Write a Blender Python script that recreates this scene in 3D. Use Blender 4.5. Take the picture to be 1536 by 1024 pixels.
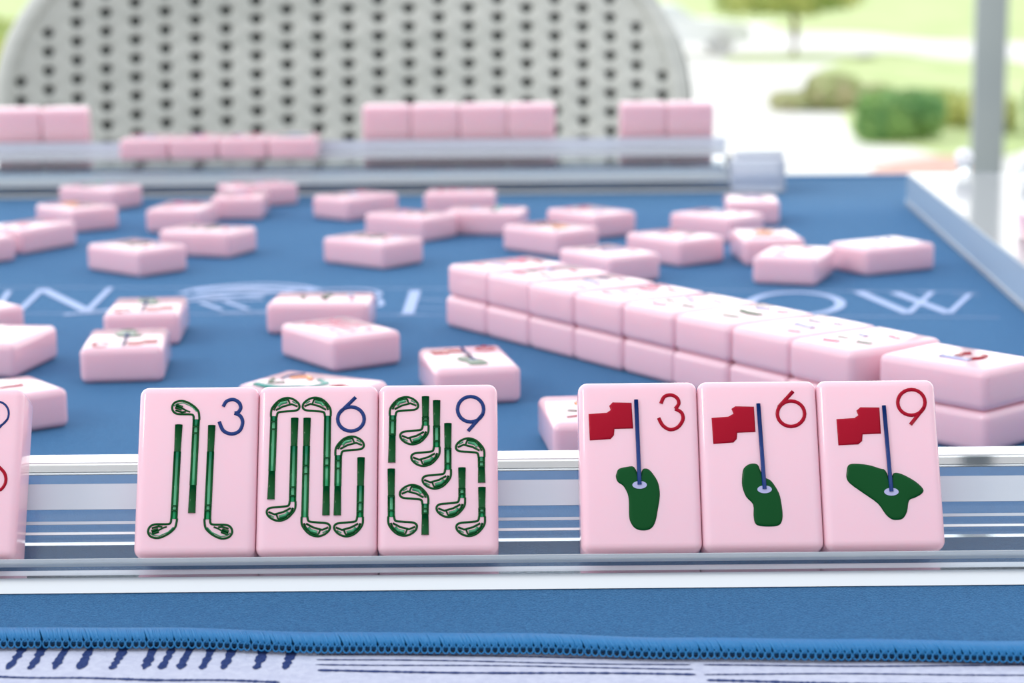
import bpy, bmesh, math, random, json
from mathutils import Vector, Matrix
random.seed(7)
for o in list(bpy.data.objects): bpy.data.objects.remove(o)
S = bpy.context.scene
COL = S.collection
MM = 0.001
PI = math.pi

# ---------------------------------------------------------------- camera, sky, sun, exposure
FPX, CAMH, PITCH, ROLL = 3194.8, 0.1143, 0.1857, -0.0092
cam = bpy.data.cameras.new('camera')
cam.sensor_width = 36.0
cam.lens = FPX * 36.0 / 1536
cam.clip_start = 0.01
cam.clip_end = 900
cam.dof.use_dof = True
cam.dof.focus_distance = 0.392
cam.dof.aperture_fstop = 25.0
co = bpy.data.objects.new('camera', cam)
COL.objects.link(co)
_F = Vector((0, math.cos(PITCH), -math.sin(PITCH)))
_R0 = Vector((1, 0, 0)); _U0 = Vector((0, math.sin(PITCH), math.cos(PITCH)))
_R = _R0 * math.cos(ROLL) + _U0 * math.sin(ROLL)
_U = _U0 * math.cos(ROLL) - _R0 * math.sin(ROLL)
m = Matrix.Identity(4)
for i in range(3):
    m[i][0] = _R[i]; m[i][1] = _U[i]; m[i][2] = -_F[i]
m[2][3] = CAMH
co.matrix_world = m
S.camera = co

WORLD_BASE, WORLD_GLOW, WORLD_SIDE, WORLD_TOP = 0.68, 2.2, 0.6, 0.72
W = bpy.data.worlds.new('sky'); S.world = W; W.use_nodes = True
nt = W.node_tree; nt.nodes.clear()
out = nt.nodes.new('ShaderNodeOutputWorld'); bg = nt.nodes.new('ShaderNodeBackground')
tc = nt.nodes.new('ShaderNodeTexCoord'); sep = nt.nodes.new('ShaderNodeSeparateXYZ')
nt.links.new(tc.outputs['Generated'], sep.inputs[0])
def wm(op, a, b=None, c=None, clamp=False):
    n = nt.nodes.new('ShaderNodeMath'); n.operation = op; n.use_clamp = clamp
    for k, v in enumerate((a, b, c)):
        if v is None: continue
        if isinstance(v, (int, float)): n.inputs[k].default_value = v
        else: nt.links.new(v, n.inputs[k])
    return n.outputs[0]
SX, SY, SZ = sep.outputs['X'], sep.outputs['Y'], sep.outputs['Z']
fwd = wm('MULTIPLY_ADD', SY, 0.9, 0.1, True)                       # the open side of the terrace
low = wm('MULTIPLY_ADD', wm('ABSOLUTE', SZ), -1.1, 1.0, True)      # brightest towards the horizon
glow = wm('MULTIPLY', wm('MULTIPLY', fwd, low), WORLD_GLOW)
side = wm('MULTIPLY', wm('MULTIPLY_ADD', SX, -1.0, 0.0, True), WORLD_SIDE)
top = wm('MULTIPLY', wm('MULTIPLY_ADD', SZ, 1.0, 0.0, True), WORLD_TOP)
tot = wm('ADD', wm('ADD', wm('ADD', glow, side), top), WORLD_BASE)
rmp = nt.nodes.new('ShaderNodeValToRGB'); nt.links.new(SZ, rmp.inputs[0])
rmp.color_ramp.elements[0].position = 0.0; rmp.color_ramp.elements[0].color = (1.0, 0.99, 0.965, 1)
rmp.color_ramp.elements[1].position = 0.8; rmp.color_ramp.elements[1].color = (0.86, 0.92, 1.0, 1)
nt.links.new(rmp.outputs[0], bg.inputs[0]); nt.links.new(tot, bg.inputs[1])
nt.links.new(bg.outputs[0], out.inputs[0])

sl = bpy.data.lights.new('sun', 'SUN'); sl.energy = 0.5; sl.angle = math.radians(14); sl.color = (1.0, 0.97, 0.93)
so = bpy.data.objects.new('sun', sl); COL.objects.link(so)
so.rotation_euler = Vector((0.80, 0.32, -0.62)).to_track_quat('-Z', 'Y').to_euler()

S.view_settings.view_transform = 'Standard'; S.view_settings.look = 'None'
S.view_settings.gamma = 1.0; S.view_settings.exposure = 0.0
S.view_settings.use_curve_mapping = False
S.cycles.max_bounces = 16; S.cycles.transmission_bounces = 14; S.cycles.glossy_bounces = 8

# ---------------------------------------------------------------- materials
def mat(name, col, rough=0.5, spec=0.5, **kw):
    m = bpy.data.materials.new(name); m.use_nodes = True
    b = m.node_tree.nodes['Principled BSDF']
    b.inputs['Base Color'].default_value = (*col, 1); b.inputs['Roughness'].default_value = rough
    b.inputs['Specular IOR Level'].default_value = spec
    for k, v in kw.items():
        k = k.replace('_', ' ')
        b.inputs[k].default_value = v
    return m
def noise_col(m, c1, c2, scale, detail=3, bump=0.0, bscale=None, lo=0.35, hi=0.65, stretch=(1, 1, 1), dist=0.001, distort=0.0):
    n = m.node_tree; b = n.nodes['Principled BSDF']
    t = n.nodes.new('ShaderNodeTexCoord'); mp = n.nodes.new('ShaderNodeMapping'); mp.inputs['Scale'].default_value = stretch
    no = n.nodes.new('ShaderNodeTexNoise'); no.inputs['Scale'].default_value = scale; no.inputs['Detail'].default_value = detail; no.inputs['Distortion'].default_value = distort
    r = n.nodes.new('ShaderNodeValToRGB')
    r.color_ramp.elements[0].position = lo; r.color_ramp.elements[1].position = hi
    r.color_ramp.elements[0].color = (*c1, 1); r.color_ramp.elements[1].color = (*c2, 1)
    n.links.new(t.outputs['Object'], mp.inputs[0]); n.links.new(mp.outputs[0], no.inputs['Vector'])
    n.links.new(no.outputs['Fac'], r.inputs[0]); n.links.new(r.outputs[0], b.inputs['Base Color'])
    if bump:
        bp = n.nodes.new('ShaderNodeBump'); bp.inputs['Strength'].default_value = bump; bp.inputs['Distance'].default_value = dist
        no2 = n.nodes.new('ShaderNodeTexNoise'); no2.inputs['Scale'].default_value = bscale or scale; no2.inputs['Detail'].default_value = 2
        n.links.new(mp.outputs[0], no2.inputs['Vector'])
        n.links.new(no2.outputs['Fac'], bp.inputs['Height']); n.links.new(bp.outputs[0], b.inputs['Normal'])
    return m

M = {}
M['tile'] = mat('pink_resin', (0.905, 0.572, 0.652), 0.09, 0.6, Subsurface_Weight=0.35, Subsurface_Scale=0.004)
M['tile'].node_tree.nodes['Principled BSDF'].inputs['Subsurface Radius'].default_value = (1.0, 0.5, 0.55)
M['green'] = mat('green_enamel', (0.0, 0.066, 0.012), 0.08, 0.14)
M['green_lit'] = mat('bright_green_enamel', (0.03, 0.29, 0.12), 0.12, 0.8)  # lighter copy of the green enamel, highlight painted into the colour
M['red'] = mat('red_enamel', (0.36, 0.0, 0.016), 0.08, 0.14)
M['navy'] = mat('navy_enamel', (0.006, 0.03, 0.16), 0.13, 0.25)
M['lilac'] = mat('lilac_enamel', (0.42, 0.42, 0.66), 0.2, 0.5)
M['rose'] = mat('rose_enamel', (0.70, 0.12, 0.22), 0.2, 0.4)
M['teal'] = mat('teal_enamel', (0.02, 0.28, 0.24), 0.2, 0.5)
M['orange'] = mat('orange_enamel', (0.85, 0.30, 0.05), 0.2, 0.5)
M['acrylic'] = mat('clear_acrylic', (0.93, 0.965, 1.0), 0.03, 0.5, Transmission_Weight=1.0, IOR=1.49)
M['block'] = mat('grey_clear_acrylic', (0.80, 0.87, 0.90), 0.04, 0.5, Transmission_Weight=1.0, IOR=1.49)
M['knob'] = mat('white_knob', (0.95, 0.95, 0.97), 0.3, 0.5)
M['acrylic_edge'] = mat('polished_white_acrylic', (0.95, 0.965, 0.97), 0.12, 0.6)  # white colour stands in for sky reflected in the clear racks
M['mat'] = noise_col(mat('blue_microfibre', (0.06, 0.2, 0.43), 0.85, 0.2, Sheen_Weight=0.45, Sheen_Roughness=0.4),
                     (0.012, 0.080, 0.205), (0.032, 0.145, 0.315), 1500, 2, 0.8, 2200, dist=0.0004, lo=.42, hi=.62, distort=2.0)
M['mat'].node_tree.nodes['Principled BSDF'].inputs['Sheen Tint'].default_value = (0.32, 0.62, 1.0, 1)
M['thread'] = mat('blue_overlock_thread', (0.0, 0.17, 0.42), 0.4, 0.6)
M['print'] = mat('pale_print', (0.42, 0.52, 0.78), 0.7, 0.2)
M['cloth'] = noise_col(mat('white_linen', (0.75, 0.76, 0.86), 0.9, 0.1), (0.47, 0.49, 0.62), (0.54, 0.56, 0.68), 700, 3, 0.5, 1200, dist=0.0004)
M['cloth_print'] = noise_col(mat('navy_print', (0.03, 0.05, 0.20), 0.9, 0.1), (0.015, 0.03, 0.11), (0.035, 0.06, 0.19), 1500, 3)
M['resin'] = noise_col(mat('sage_grey_resin', (0.5, 0.53, 0.48), 0.5, 0.4), (0.53, 0.545, 0.50), (0.63, 0.64, 0.59), 6, 3, stretch=(1, 1, 14))
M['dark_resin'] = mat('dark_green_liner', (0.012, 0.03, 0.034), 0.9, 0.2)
def sheet(name, tint, painted_haze, white=(0.93, 0.95, 0.98)):
    m = bpy.data.materials.new(name); m.use_nodes = True; n = m.node_tree; n.nodes.clear()
    o = n.nodes.new('ShaderNodeOutputMaterial'); tr = n.nodes.new('ShaderNodeBsdfTransparent'); tr.inputs[0].default_value = (*tint, 1)
    gl = n.nodes.new('ShaderNodeBsdfGlossy'); gl.inputs['Roughness'].default_value = 0.05
    fr = n.nodes.new('ShaderNodeFresnel'); fr.inputs[0].default_value = 1.49
    df = n.nodes.new('ShaderNodeBsdfDiffuse'); df.inputs[0].default_value = (*white, 1)
    m1 = n.nodes.new('ShaderNodeMixShader'); m1.inputs[0].default_value = painted_haze
    m2 = n.nodes.new('ShaderNodeMixShader')
    n.links.new(tr.outputs[0], m1.inputs[1]); n.links.new(df.outputs[0], m1.inputs[2])
    n.links.new(fr.outputs[0], m2.inputs[0]); n.links.new(m1.outputs[0], m2.inputs[1]); n.links.new(gl.outputs[0], m2.inputs[2])
    n.links.new(m2.outputs[0], o.inputs[0]); return m
M['sheet'] = sheet('clear_acrylic_sheet', (0.93, 0.96, 0.985), 0.03)
M['frost'] = sheet('frosted_acrylic', (0.85, 0.92, 0.97), 0.55)  # pale veil painted in place of reflected sky light
M['haze'] = sheet('hazy_acrylic', (0.92, 0.95, 1.0), 0.6, (0.84, 0.88, 1.0))  # diffuse haze painted in for reflection and refraction in clear acrylic
M['haze2'] = sheet('milky_acrylic', (0.9, 0.95, 1.0), 0.88, (0.56, 0.68, 0.82))  # pale blue painted in for light glowing through the wall
M['post'] = noise_col(mat('grey_paint', (0.36, 0.41, 0.41), 0.6, 0.3), (0.36, 0.41, 0.42), (0.40, 0.45, 0.45), 3, 2)
M['concrete'] = noise_col(mat('pale_concrete', (0.9, 0.88, 0.82), 0.9, 0.1), (0.88, 0.86, 0.79), (0.93, 0.91, 0.86), 1.5, 4)
M['deck'] = noise_col(mat('deck_boards', (0.5, 0.48, 0.45), 0.8, 0.2), (0.42, 0.40, 0.38), (0.55, 0.53, 0.50), 2, 4, stretch=(1, 12, 1))
M['wood'] = noise_col(mat('table_wood', (0.3, 0.2, 0.12), 0.6, 0.3), (0.25, 0.16, 0.10), (0.36, 0.25, 0.16), 3, 4, stretch=(1, 10, 1))
M['brick'] = noise_col(mat('pink_brick', (0.75, 0.45, 0.38), 0.9, 0.1), (0.72, 0.42, 0.36), (0.80, 0.55, 0.45), 6, 3)
M['lawn'] = noise_col(mat('lawn_grass', (0.6, 0.75, 0.35), 0.95, 0.05), (0.52, 0.64, 0.28), (0.68, 0.75, 0.40), 0.8, 5)
M['leaf'] = noise_col(mat('hedge_leaf', (0.16, 0.33, 0.08), 0.6, 0.3), (0.12, 0.30, 0.10), (0.36, 0.55, 0.18), 2.5, 3)
M['leaf_light'] = noise_col(mat('pale_leaf', (0.45, 0.55, 0.14), 0.6, 0.3), (0.34, 0.47, 0.14), (0.66, 0.66, 0.24), 1.2, 3)
M['leaf_olive'] = noise_col(mat('olive_leaf', (0.4, 0.4, 0.2), 0.6, 0.3), (0.38, 0.46, 0.18), (0.62, 0.56, 0.36), 2.5, 3)
M['bark'] = mat('bark', (0.45, 0.33, 0.24), 0.9, 0.1)
M['white_paint'] = mat('white_car_paint', (0.88, 0.90, 0.93), 0.25, 0.6)
M['car_glass'] = mat('car_window_glass', (0.78, 0.82, 0.86), 0.08, 0.8)
M['rubber'] = mat('rubber', (0.6, 0.6, 0.62), 0.8, 0.2)

# ---------------------------------------------------------------- helpers
def link(name, me, parent=None):
    o = bpy.data.objects.new(name, me); COL.objects.link(o)
    if parent: o.parent = parent
    return o
def mesh_from(name, verts, faces, mats, smooth=False, mi=None):
    me = bpy.data.meshes.new(name); me.from_pydata([tuple(v) for v in verts], [], faces)
    for mm_ in (mats if isinstance(mats, (list, tuple)) else [mats]): me.materials.append(mm_)
    if mi:
        for p, k in zip(me.polygons, mi): p.material_index = k
    if smooth:
        for p in me.polygons: p.use_smooth = True
    me.update(); return me
def bm_mesh(name, bm, m, smooth=False):
    me = bpy.data.meshes.new(name); bmesh.ops.recalc_face_normals(bm, faces=bm.faces); bm.to_mesh(me); bm.free()
    me.materials.append(m)
    if smooth:
        for p in me.polygons: p.use_smooth = True
    return me
def tag(o, label, cat, group=None):
    o['label'] = label; o['category'] = cat
    if group: o['group'] = group
    return o
def struct(o): o['kind'] = 'structure'; return o
def empty(name, loc=(0, 0, 0), rz=0):
    o = bpy.data.objects.new(name, None); COL.objects.link(o); o.empty_display_size = 0.02
    o.location = loc; o.rotation_euler = (0, 0, rz); return o
def rbox(name, x0, x1, y0, y1, z0, z1, m, r=0.0, seg=3, smooth=True):
    bm = bmesh.new(); bmesh.ops.create_cube(bm, size=1)
    for v in bm.verts:
        v.co = Vector(((x0 + x1) / 2 + v.co.x * (x1 - x0), (y0 + y1) / 2 + v.co.y * (y1 - y0), (z0 + z1) / 2 + v.co.z * (z1 - z0)))
    if r: bmesh.ops.bevel(bm, geom=bm.edges[:], offset=r, segments=seg, profile=0.5, affect='EDGES')
    return bm_mesh(name, bm, m, smooth and r > 0)
class MB:
    """collects tubes and strips, then makes one mesh"""
    def __init__(s): s.v = []; s.f = []; s.mi = []
    def tube(s, pts, r, n=8, closed=False, flat=1.0, mi=0, cap=True, up=Vector((0, 0, 1))):
        pts = [Vector(p) for p in pts]; b = len(s.v); k = len(pts)
        for i, p in enumerate(pts):
            if closed: t = pts[(i + 1) % k] - pts[i - 1]
            else: t = pts[min(i + 1, k - 1)] - pts[max(i - 1, 0)]
            t = t.normalized() if t.length > 0 else Vector((1, 0, 0))
            a = t.cross(up)
            if a.length < 1e-6: a = t.cross(Vector((1, 0, 0)))
            a.normalize(); c = a.cross(t)
            rr = r[i] if isinstance(r, (list, tuple)) else r
            for j in range(n):
                w = 2 * PI * j / n
                s.v.append(p + a * math.cos(w) * rr + c * math.sin(w) * rr * flat)
        for i in range(k if closed else k - 1):
            i2 = (i + 1) % k
            for j in range(n):
                j2 = (j + 1) % n
                s.f.append((b + i * n + j, b + i * n + j2, b + i2 * n + j2, b + i2 * n + j)); s.mi.append(mi)
        if cap and not closed:
            s.f.append(tuple(b + j for j in range(n))); s.f.append(tuple(b + (k - 1) * n + j for j in reversed(range(n)))); s.mi += [mi, mi]
    def build(s, name, mats, smooth=True): return mesh_from(name, s.v, s.f, mats, smooth, s.mi)
def smooth_path(pts, n=6, closed=False):
    P = [Vector(p) for p in pts]; k = len(P); outp = []
    rng = k if closed else k - 1
    for i in range(rng):
        p0 = P[i - 1] if (closed or i > 0) else P[0]; p1 = P[i]; p2 = P[(i + 1) % k]; p3 = P[(i + 2) % k] if (closed or i + 2 < k) else P[-1]
        for j in range(n):
            t = j / n
            outp.append(0.5 * ((2 * p1) + (-p0 + p2) * t + (2 * p0 - 5 * p1 + 4 * p2 - p3) * t * t + (-p0 + 3 * p1 - 3 * p2 + p3) * t ** 3))
    if not closed: outp.append(P[-1])
    return outp
def slab(poly, z0, h, r, m, name):
    """a filled outline with a rounded upper rim"""
    bm = bmesh.new()
    vs = [bm.verts.new((p[0], p[1], z0)) for p in poly]
    f = bm.faces.new(vs); bm.normal_update()
    if f.normal.z < 0: f.normal_flip()
    e = bmesh.ops.extrude_face_region(bm, geom=[f])
    nv = [g for g in e['geom'] if isinstance(g, bmesh.types.BMVert)]
    for v in nv: v.co.z += h
    bm.normal_update()
    top = [fc for fc in bm.faces if all(abs(v.co.z - z0 - h) < 1e-9 for v in fc.verts)]
    if top:
        res = bmesh.ops.inset_region(bm, faces=top, thickness=r, depth=r * 0.5)
        res = bmesh.ops.inset_region(bm, faces=top, thickness=r, depth=r * 0.15)
    me = bpy.data.meshes.new(name); bm.to_mesh(me); bm.free(); me.materials.append(m)
    for p in me.polygons: p.use_smooth = True
    return me
def extrude_profile(prof, x0, x1, m, name, bevel=0.0):
    """prof: list of (y, z) going round; extruded along x"""
    bm = bmesh.new()
    a = [bm.verts.new((x0, y, z)) for y, z in prof]; b = [bm.verts.new((x1, y, z)) for y, z in prof]
    k = len(prof)
    for i in range(k): bm.faces.new((a[i], a[(i + 1) % k], b[(i + 1) % k], b[i]))
    bm.faces.new(a[::-1]); bm.faces.new(b)
    bmesh.ops.recalc_face_normals(bm, faces=bm.faces)
    if bevel: bmesh.ops.bevel(bm, geom=bm.edges[:], offset=bevel, segments=2, profile=0.5, affect='EDGES')
    return bm_mesh(name, bm, m, False)

# ---------------------------------------------------------------- measured face designs (mm on the tile face)
D = json.loads('''{"digit":{"c3":[[[4.57,11.88],[5.15,12.88],[6.33,13.24],[7.42,12.66],[7.8,11.66],[7.4,10.84],[6.72,10.63]],[[6.72,10.63],[7.74,10.1],[8.23,8.94],[7.84,7.47],[6.93,6.81],[5.86,6.75],[4.66,7.42],[3.93,9.02]]],"f3":[[[4.2,11.62],[4.89,12.92],[6.16,13.24],[7.22,12.64],[7.5,11.59],[6.82,10.59]],[[6.82,10.59],[7.95,9.84],[8.15,8.54],[7.21,7.14],[5.76,6.67],[4.43,7.46],[3.72,8.88]]],"c6":[[[8.52,9.27],[8.44,8.67],[8.2,8.12],[7.82,7.65],[7.32,7.29],[6.74,7.07],[6.11,7.0],[5.48,7.08],[4.89,7.32],[4.38,7.69],[3.99,8.17],[3.74,8.72],[3.65,9.32],[3.72,9.91],[3.96,10.46],[4.34,10.94],[4.84,11.3],[5.43,11.52],[6.06,11.59],[6.69,11.51],[7.28,11.27],[7.79,10.9],[8.18,10.42],[8.43,9.86],[8.52,9.27]],[[6.9,13.41],[3.92,10.43]]],"c9":[[[8.45,10.89],[8.37,10.26],[8.12,9.68],[7.74,9.19],[7.24,8.81],[6.66,8.58],[6.04,8.5],[5.42,8.59],[4.84,8.84],[4.34,9.23],[3.96,9.73],[3.73,10.31],[3.65,10.94],[3.73,11.56],[3.97,12.14],[4.36,12.64],[4.86,13.02],[5.44,13.26],[6.06,13.33],[6.69,13.24],[7.26,13.0],[7.76,12.61],[8.14,12.1],[8.38,11.51],[8.45,10.89]],[[8.34,10.0],[5.56,6.77]]],"f6":[[[8.56,9.41],[8.45,8.79],[8.17,8.21],[7.74,7.72],[7.2,7.34],[6.59,7.11],[5.93,7.03],[5.29,7.12],[4.7,7.37],[4.2,7.76],[3.82,8.26],[3.6,8.84],[3.54,9.47],[3.66,10.09],[3.94,10.67],[4.36,11.17],[4.9,11.55],[5.52,11.78],[6.17,11.86],[6.82,11.77],[7.41,11.52],[7.92,11.13],[8.29,10.62],[8.51,10.04],[8.56,9.41]],[[6.62,13.68],[3.86,10.76]]],"f9":[[[8.84,11.33],[8.71,10.7],[8.42,10.11],[7.99,9.6],[7.44,9.22],[6.82,8.98],[6.16,8.91],[5.52,9.0],[4.93,9.25],[4.43,9.64],[4.07,10.15],[3.85,10.75],[3.81,11.38],[3.94,12.02],[4.23,12.61],[4.66,13.12],[5.21,13.5],[5.83,13.74],[6.49,13.82],[7.14,13.73],[7.73,13.48],[8.22,13.08],[8.59,12.56],[8.8,11.97],[8.84,11.33]],[[8.6,10.37],[5.87,7.13]]]},"flag":{"f3":[[-9.14,9.76],[-5.8,9.98],[-5.07,10.46],[-5.3,11.28],[-4.67,11.94],[-1.19,11.83],[-1.03,6.93],[-4.44,6.89],[-4.57,5.71],[-5.2,4.98],[-9.03,4.76]],"f6":[[-8.58,8.78],[-5.45,9.01],[-4.53,9.55],[-4.85,10.48],[-4.11,10.96],[-0.7,10.85],[-0.63,6.03],[-3.96,5.92],[-4.12,4.74],[-4.76,4.08],[-8.45,3.86]],"f9":[[-7.66,8.31],[-4.34,8.5],[-3.6,9.01],[-3.9,9.87],[-3.15,10.53],[0.37,10.45],[0.35,5.49],[-3.02,5.37],[-3.17,4.12],[-3.92,3.5],[-7.57,3.36]]},"pole":{"f3":[[-0.35,12.34],[-0.16,-3.68]],"f6":[[0.11,11.36],[0.52,-4.75]],"f9":[[1.18,10.74],[1.53,-5.44]]},"green":{"f3":[[-4.29,-1.45],[-3.81,-0.61],[-2.3,-0.26],[-1.06,-0.31],[-0.14,-2.04],[0.53,-0.73],[1.6,-0.78],[2.63,-2.07],[3.3,-3.54],[3.48,-5.72],[2.96,-8.61],[2.55,-10.41],[1.81,-11.66],[0.56,-12.11],[-0.85,-11.88],[-1.71,-11.08],[-2.2,-9.64],[-2.19,-6.75],[-2.37,-5.29],[-3.11,-3.83],[-4.08,-3.09],[-4.42,-2.18]],"f6":[[-3.42,-2.23],[-3.07,-0.78],[-1.89,0.05],[-0.55,-0.07],[0.0,-1.36],[0.7,-2.46],[1.46,-2.91],[2.04,-3.46],[3.18,-5.58],[3.58,-8.48],[3.52,-10.29],[2.91,-11.36],[1.48,-11.63],[-0.63,-11.5],[-1.46,-10.95],[-1.67,-9.51],[-1.66,-7.52],[-2.87,-6.06],[-3.49,-4.06]],"f9":[[-6.36,-1.71],[-6.0,-0.44],[-4.84,-0.12],[-2.36,-0.37],[-0.26,-1.05],[0.71,-1.42],[1.56,-3.26],[2.17,-1.99],[3.59,-2.11],[5.99,-3.49],[7.38,-4.96],[7.07,-5.86],[5.78,-6.58],[4.68,-7.11],[4.2,-9.09],[3.41,-10.35],[2.33,-10.66],[1.28,-10.5],[0.27,-9.59],[-1.02,-7.59],[-3.39,-5.75],[-5.77,-3.91],[-6.42,-2.81]]},"club":{"c3":[[[-3.8,-12.69],0.016,21.24,5.04,6.12,16.15,-1],[[-0.23,13.12],-3.126,21.16,4.9,6.38,15.98,-1],[[2.29,-12.82],0.014,21.19,5.11,6.3,16.21,1]],"c6":[[[-8.01,13.57],-3.128,19.22,4.57,6.24,13.95,1],[[-4.37,-9.74],0.007,19.33,4.59,6.41,14.01,-1],[[-2.11,-12.64],0.007,22.2,11.54,13.29,16.89,1],[[1.81,13.54],-3.139,22.26,11.46,13.11,16.87,-1],[[3.88,6.1],-3.137,14.84,4.6,6.24,9.45,1],[[7.88,-12.74],0.009,14.75,4.57,6.44,9.46,-1]],"c9":[[[-8.18,13.52],-3.125,12.56,4.57,7.34,7.53,1],[[-2.23,4.27],-0.001,9.15,4.43,5.17,5.28,-1],[[-0.2,0.18],0.001,12.47,4.62,7.5,7.65,-1],[[1.85,-4.07],0.002,12.36,4.63,7.56,7.67,-1],[[7.95,5.53],3.136,8.5,4.49,5.58,5.66,-1],[[-8.39,-12.73],-0.006,12.56,4.68,7.46,7.57,1],[[-2.25,-3.12],-3.137,9.39,4.46,5.54,5.61,-1],[[4.39,-9.38],0.003,9.29,4.26,5.35,5.43,-1],[[7.97,-12.91],0.007,9.14,4.32,5.22,5.29,-1]]},"text":[[0.5,[[-188.1,717.6],[-28.5,705.6],[152.3,688.4]]],[0.5,[[-174.8,665.3],[-26.5,653.7],[107.0,644.2],[148.9,639.6]]],[1.3,[[-156.7,669.3],[-158.8,711.7]]],[2.3,[[-158.8,711.7],[-134.8,666.8]]],[1.3,[[-134.8,666.8],[-135.9,713.2]]],[1.2,[[-164.5,669.7],[-169.1,708.1]]],[1.6,[[-140.8,659.8],[-123.1,671.2],[-101.8,686.7],[-89.7,694.0],[-75.1,702.7],[-64.3,706.3]]],[1.5,[[-110.3,699.3],[-105.1,710.0],[-94.7,716.5],[-83.6,718.7],[-71.7,713.7],[-63.6,703.5]]],[1.3,[[-107.7,689.7],[-99.3,700.0],[-89.1,707.7],[-75.9,709.7],[-66.1,700.8]]],[1.2,[[-104.0,686.8],[-91.5,691.5],[-81.3,697.6]]],[1.3,[[-101.1,681.5],[-92.2,667.0]]],[1.3,[[-93.0,682.3],[-83.9,667.8]]],[1.0,[[-91.8,660.8],[-77.3,662.5]]],[2.2,[[-106.6,704.5],[-96.3,710.9],[-82.8,711.5],[-72.2,706.7]]],[2.0,[[-103.2,696.1],[-92.9,702.4],[-79.6,703.0],[-72.4,697.1]]],[1.6,[[-105.9,692.3],[-96.3,694.4],[-81.8,692.2]]],[1.2,[[-99.3,684.0],[-90.7,684.8],[-81.0,685.6]]],[1.0,[[-66.3,703.6],[-50.8,705.5],[-43.6,696.8],[-45.2,687.5]]],[1.0,[[-47.2,668.3],[-41.8,673.1],[-43.4,686.1]]],[2.2,[[-32.5,656.4],[-32.1,701.6]]],[0.6,[[-35.9,655.4],[-26.5,653.7]]],[0.7,[[-30.7,684.1],[-22.1,681.0]]],[0.5,[[-30.0,667.4],[-21.7,665.7]]],[2.0,[[104.6,667.5],[103.7,663.4],[102.3,659.5],[100.4,656.0],[98.2,653.0],[95.7,650.6],[93.1,648.8],[90.3,647.8],[87.5,647.6],[84.9,648.1],[82.4,649.4],[80.2,651.4],[78.4,654.0],[77.0,657.3],[76.1,660.9],[75.8,664.9],[75.9,669.1],[76.7,673.3],[78.0,677.3],[79.8,681.1],[82.0,684.4],[84.5,687.0],[87.3,689.0],[90.3,690.1],[93.2,690.4],[96.0,689.8],[98.6,688.3],[100.9,686.1],[102.7,683.2],[104.0,679.7],[104.8,675.9],[105.0,671.7],[104.6,667.5]]],[2.3,[[114.0,690.6],[122.8,649.3]]],[1.2,[[122.8,649.3],[137.9,689.2]]],[2.3,[[125.5,688.6],[135.3,648.6]]],[1.2,[[135.3,648.6],[149.3,684.5]]],[0.6,[[109.9,692.1],[119.3,690.3]]],[0.6,[[134.2,690.8],[141.5,689.0]]],[0.6,[[144.1,683.5],[151.6,681.7]]]]}''')
POSE = json.loads('''{"a2":[1,-182.91,792.23,60.07],"a3":[0,-176.66,851.86,41.06],"a4":[0,-173.24,924.24,62.98],"a5":[0,-129.54,733.54,47.5],"b1":[1,-125.52,849.1,81.42],"b2":[0,-103.73,777.88,68.27],"b3":[1,-104.28,889.29,89.88],"b4":[1,-120.63,927.91,29.36],"c1":[1,-67.82,880.46,48.09],"c2":[0,-33.67,815.45,53.33],"c3":[0,-45.26,746.63,50.42],"d1":[1,-36.91,898.5,-1.92],"d2":[0,2.4,831.08,76.89],"d3":[0,16.91,772.33,42.23],"d4":[0,32.45,819.48,37.94],"d5":[0,32.93,706.6,33.53],"e1":[0,59.52,745.95,36.49],"e2":[0,83.79,806.28,46.62],"e3":[0,82.71,747.96,4.75],"e4":[0,87.13,859.48,-3.7],"f1":[1,101.57,701.04,69.78],"f2":[1,121.7,721.76,28.84],"g1":[0,-160.39,608.21,42.57],"g2":[0,-154.77,563.51,-10.56],"g3":[1,-131.25,483.85,36.49],"g4":[1,-92.46,554.23,95.04],"g5":[1,-96.19,606.8,93.05],"h1":[0,-42.5,620.37,86.73],"h2":[0,-48.36,563.62,33.98],"i1":[0,-19.31,520.04,10.49],"i2":[0,8.97,458.2,6.05]}''')
TW, TL, TLF, TT = 22.0, 30.49, 32.0, 9.57

TILE = rbox('mahjong_tile', -TW / 2 * MM, TW / 2 * MM, -TL / 2 * MM, TL / 2 * MM, 0, TT * MM, M['tile'], 1.9 * MM, 5)
TILE_TALL = rbox('mahjong_tile_face', -TW / 2 * MM + 0.00003, TW / 2 * MM - 0.00003, -TLF / 2 * MM, TLF / 2 * MM, 0, TT * MM, M['tile'], 1.7 * MM, 6)

def P3(p, z): return Vector((p[0] * MM, p[1] * MM, z * MM))
def digit_mesh(d, m, z, r=0.34):
    mb = MB(); strokes = D['digit'][d]
    for i, s in enumerate(strokes):
        if len(s) > 20: mb.tube([P3(p, z) for p in s[:-1]], r * MM, 10, closed=True, flat=0.6)
        else: mb.tube([P3(p, z) for p in (smooth_path([(*q, 0) for q in s], 5) if len(s) > 2 else s)], r * MM, 10, flat=0.6)
    return mb.build('digit', m)
HEAD_B = [(-.5, 3.75), (-.62, 3.1), (-1.0, 2.82), (-2.4, 2.66), (-4.0, 2.5), (-4.6, 2.0), (-4.45, 1.2), (-3.6, .45), (-2.4, .1), (-1.1, .45), (-.1, 1.35), (.5, 2.4), (.55, 3.7)]
HEAD_A = [(-.5, 3.7), (-.55, 3.0), (-1.05, 2.66), (-3.4, 2.6), (-4.3, 2.1), (-4.55, 1.2), (-4.0, .35), (-2.6, .1), (-1.0, .8), (.2, 1.9), (.5, 3.0), (.55, 3.7)]
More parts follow.
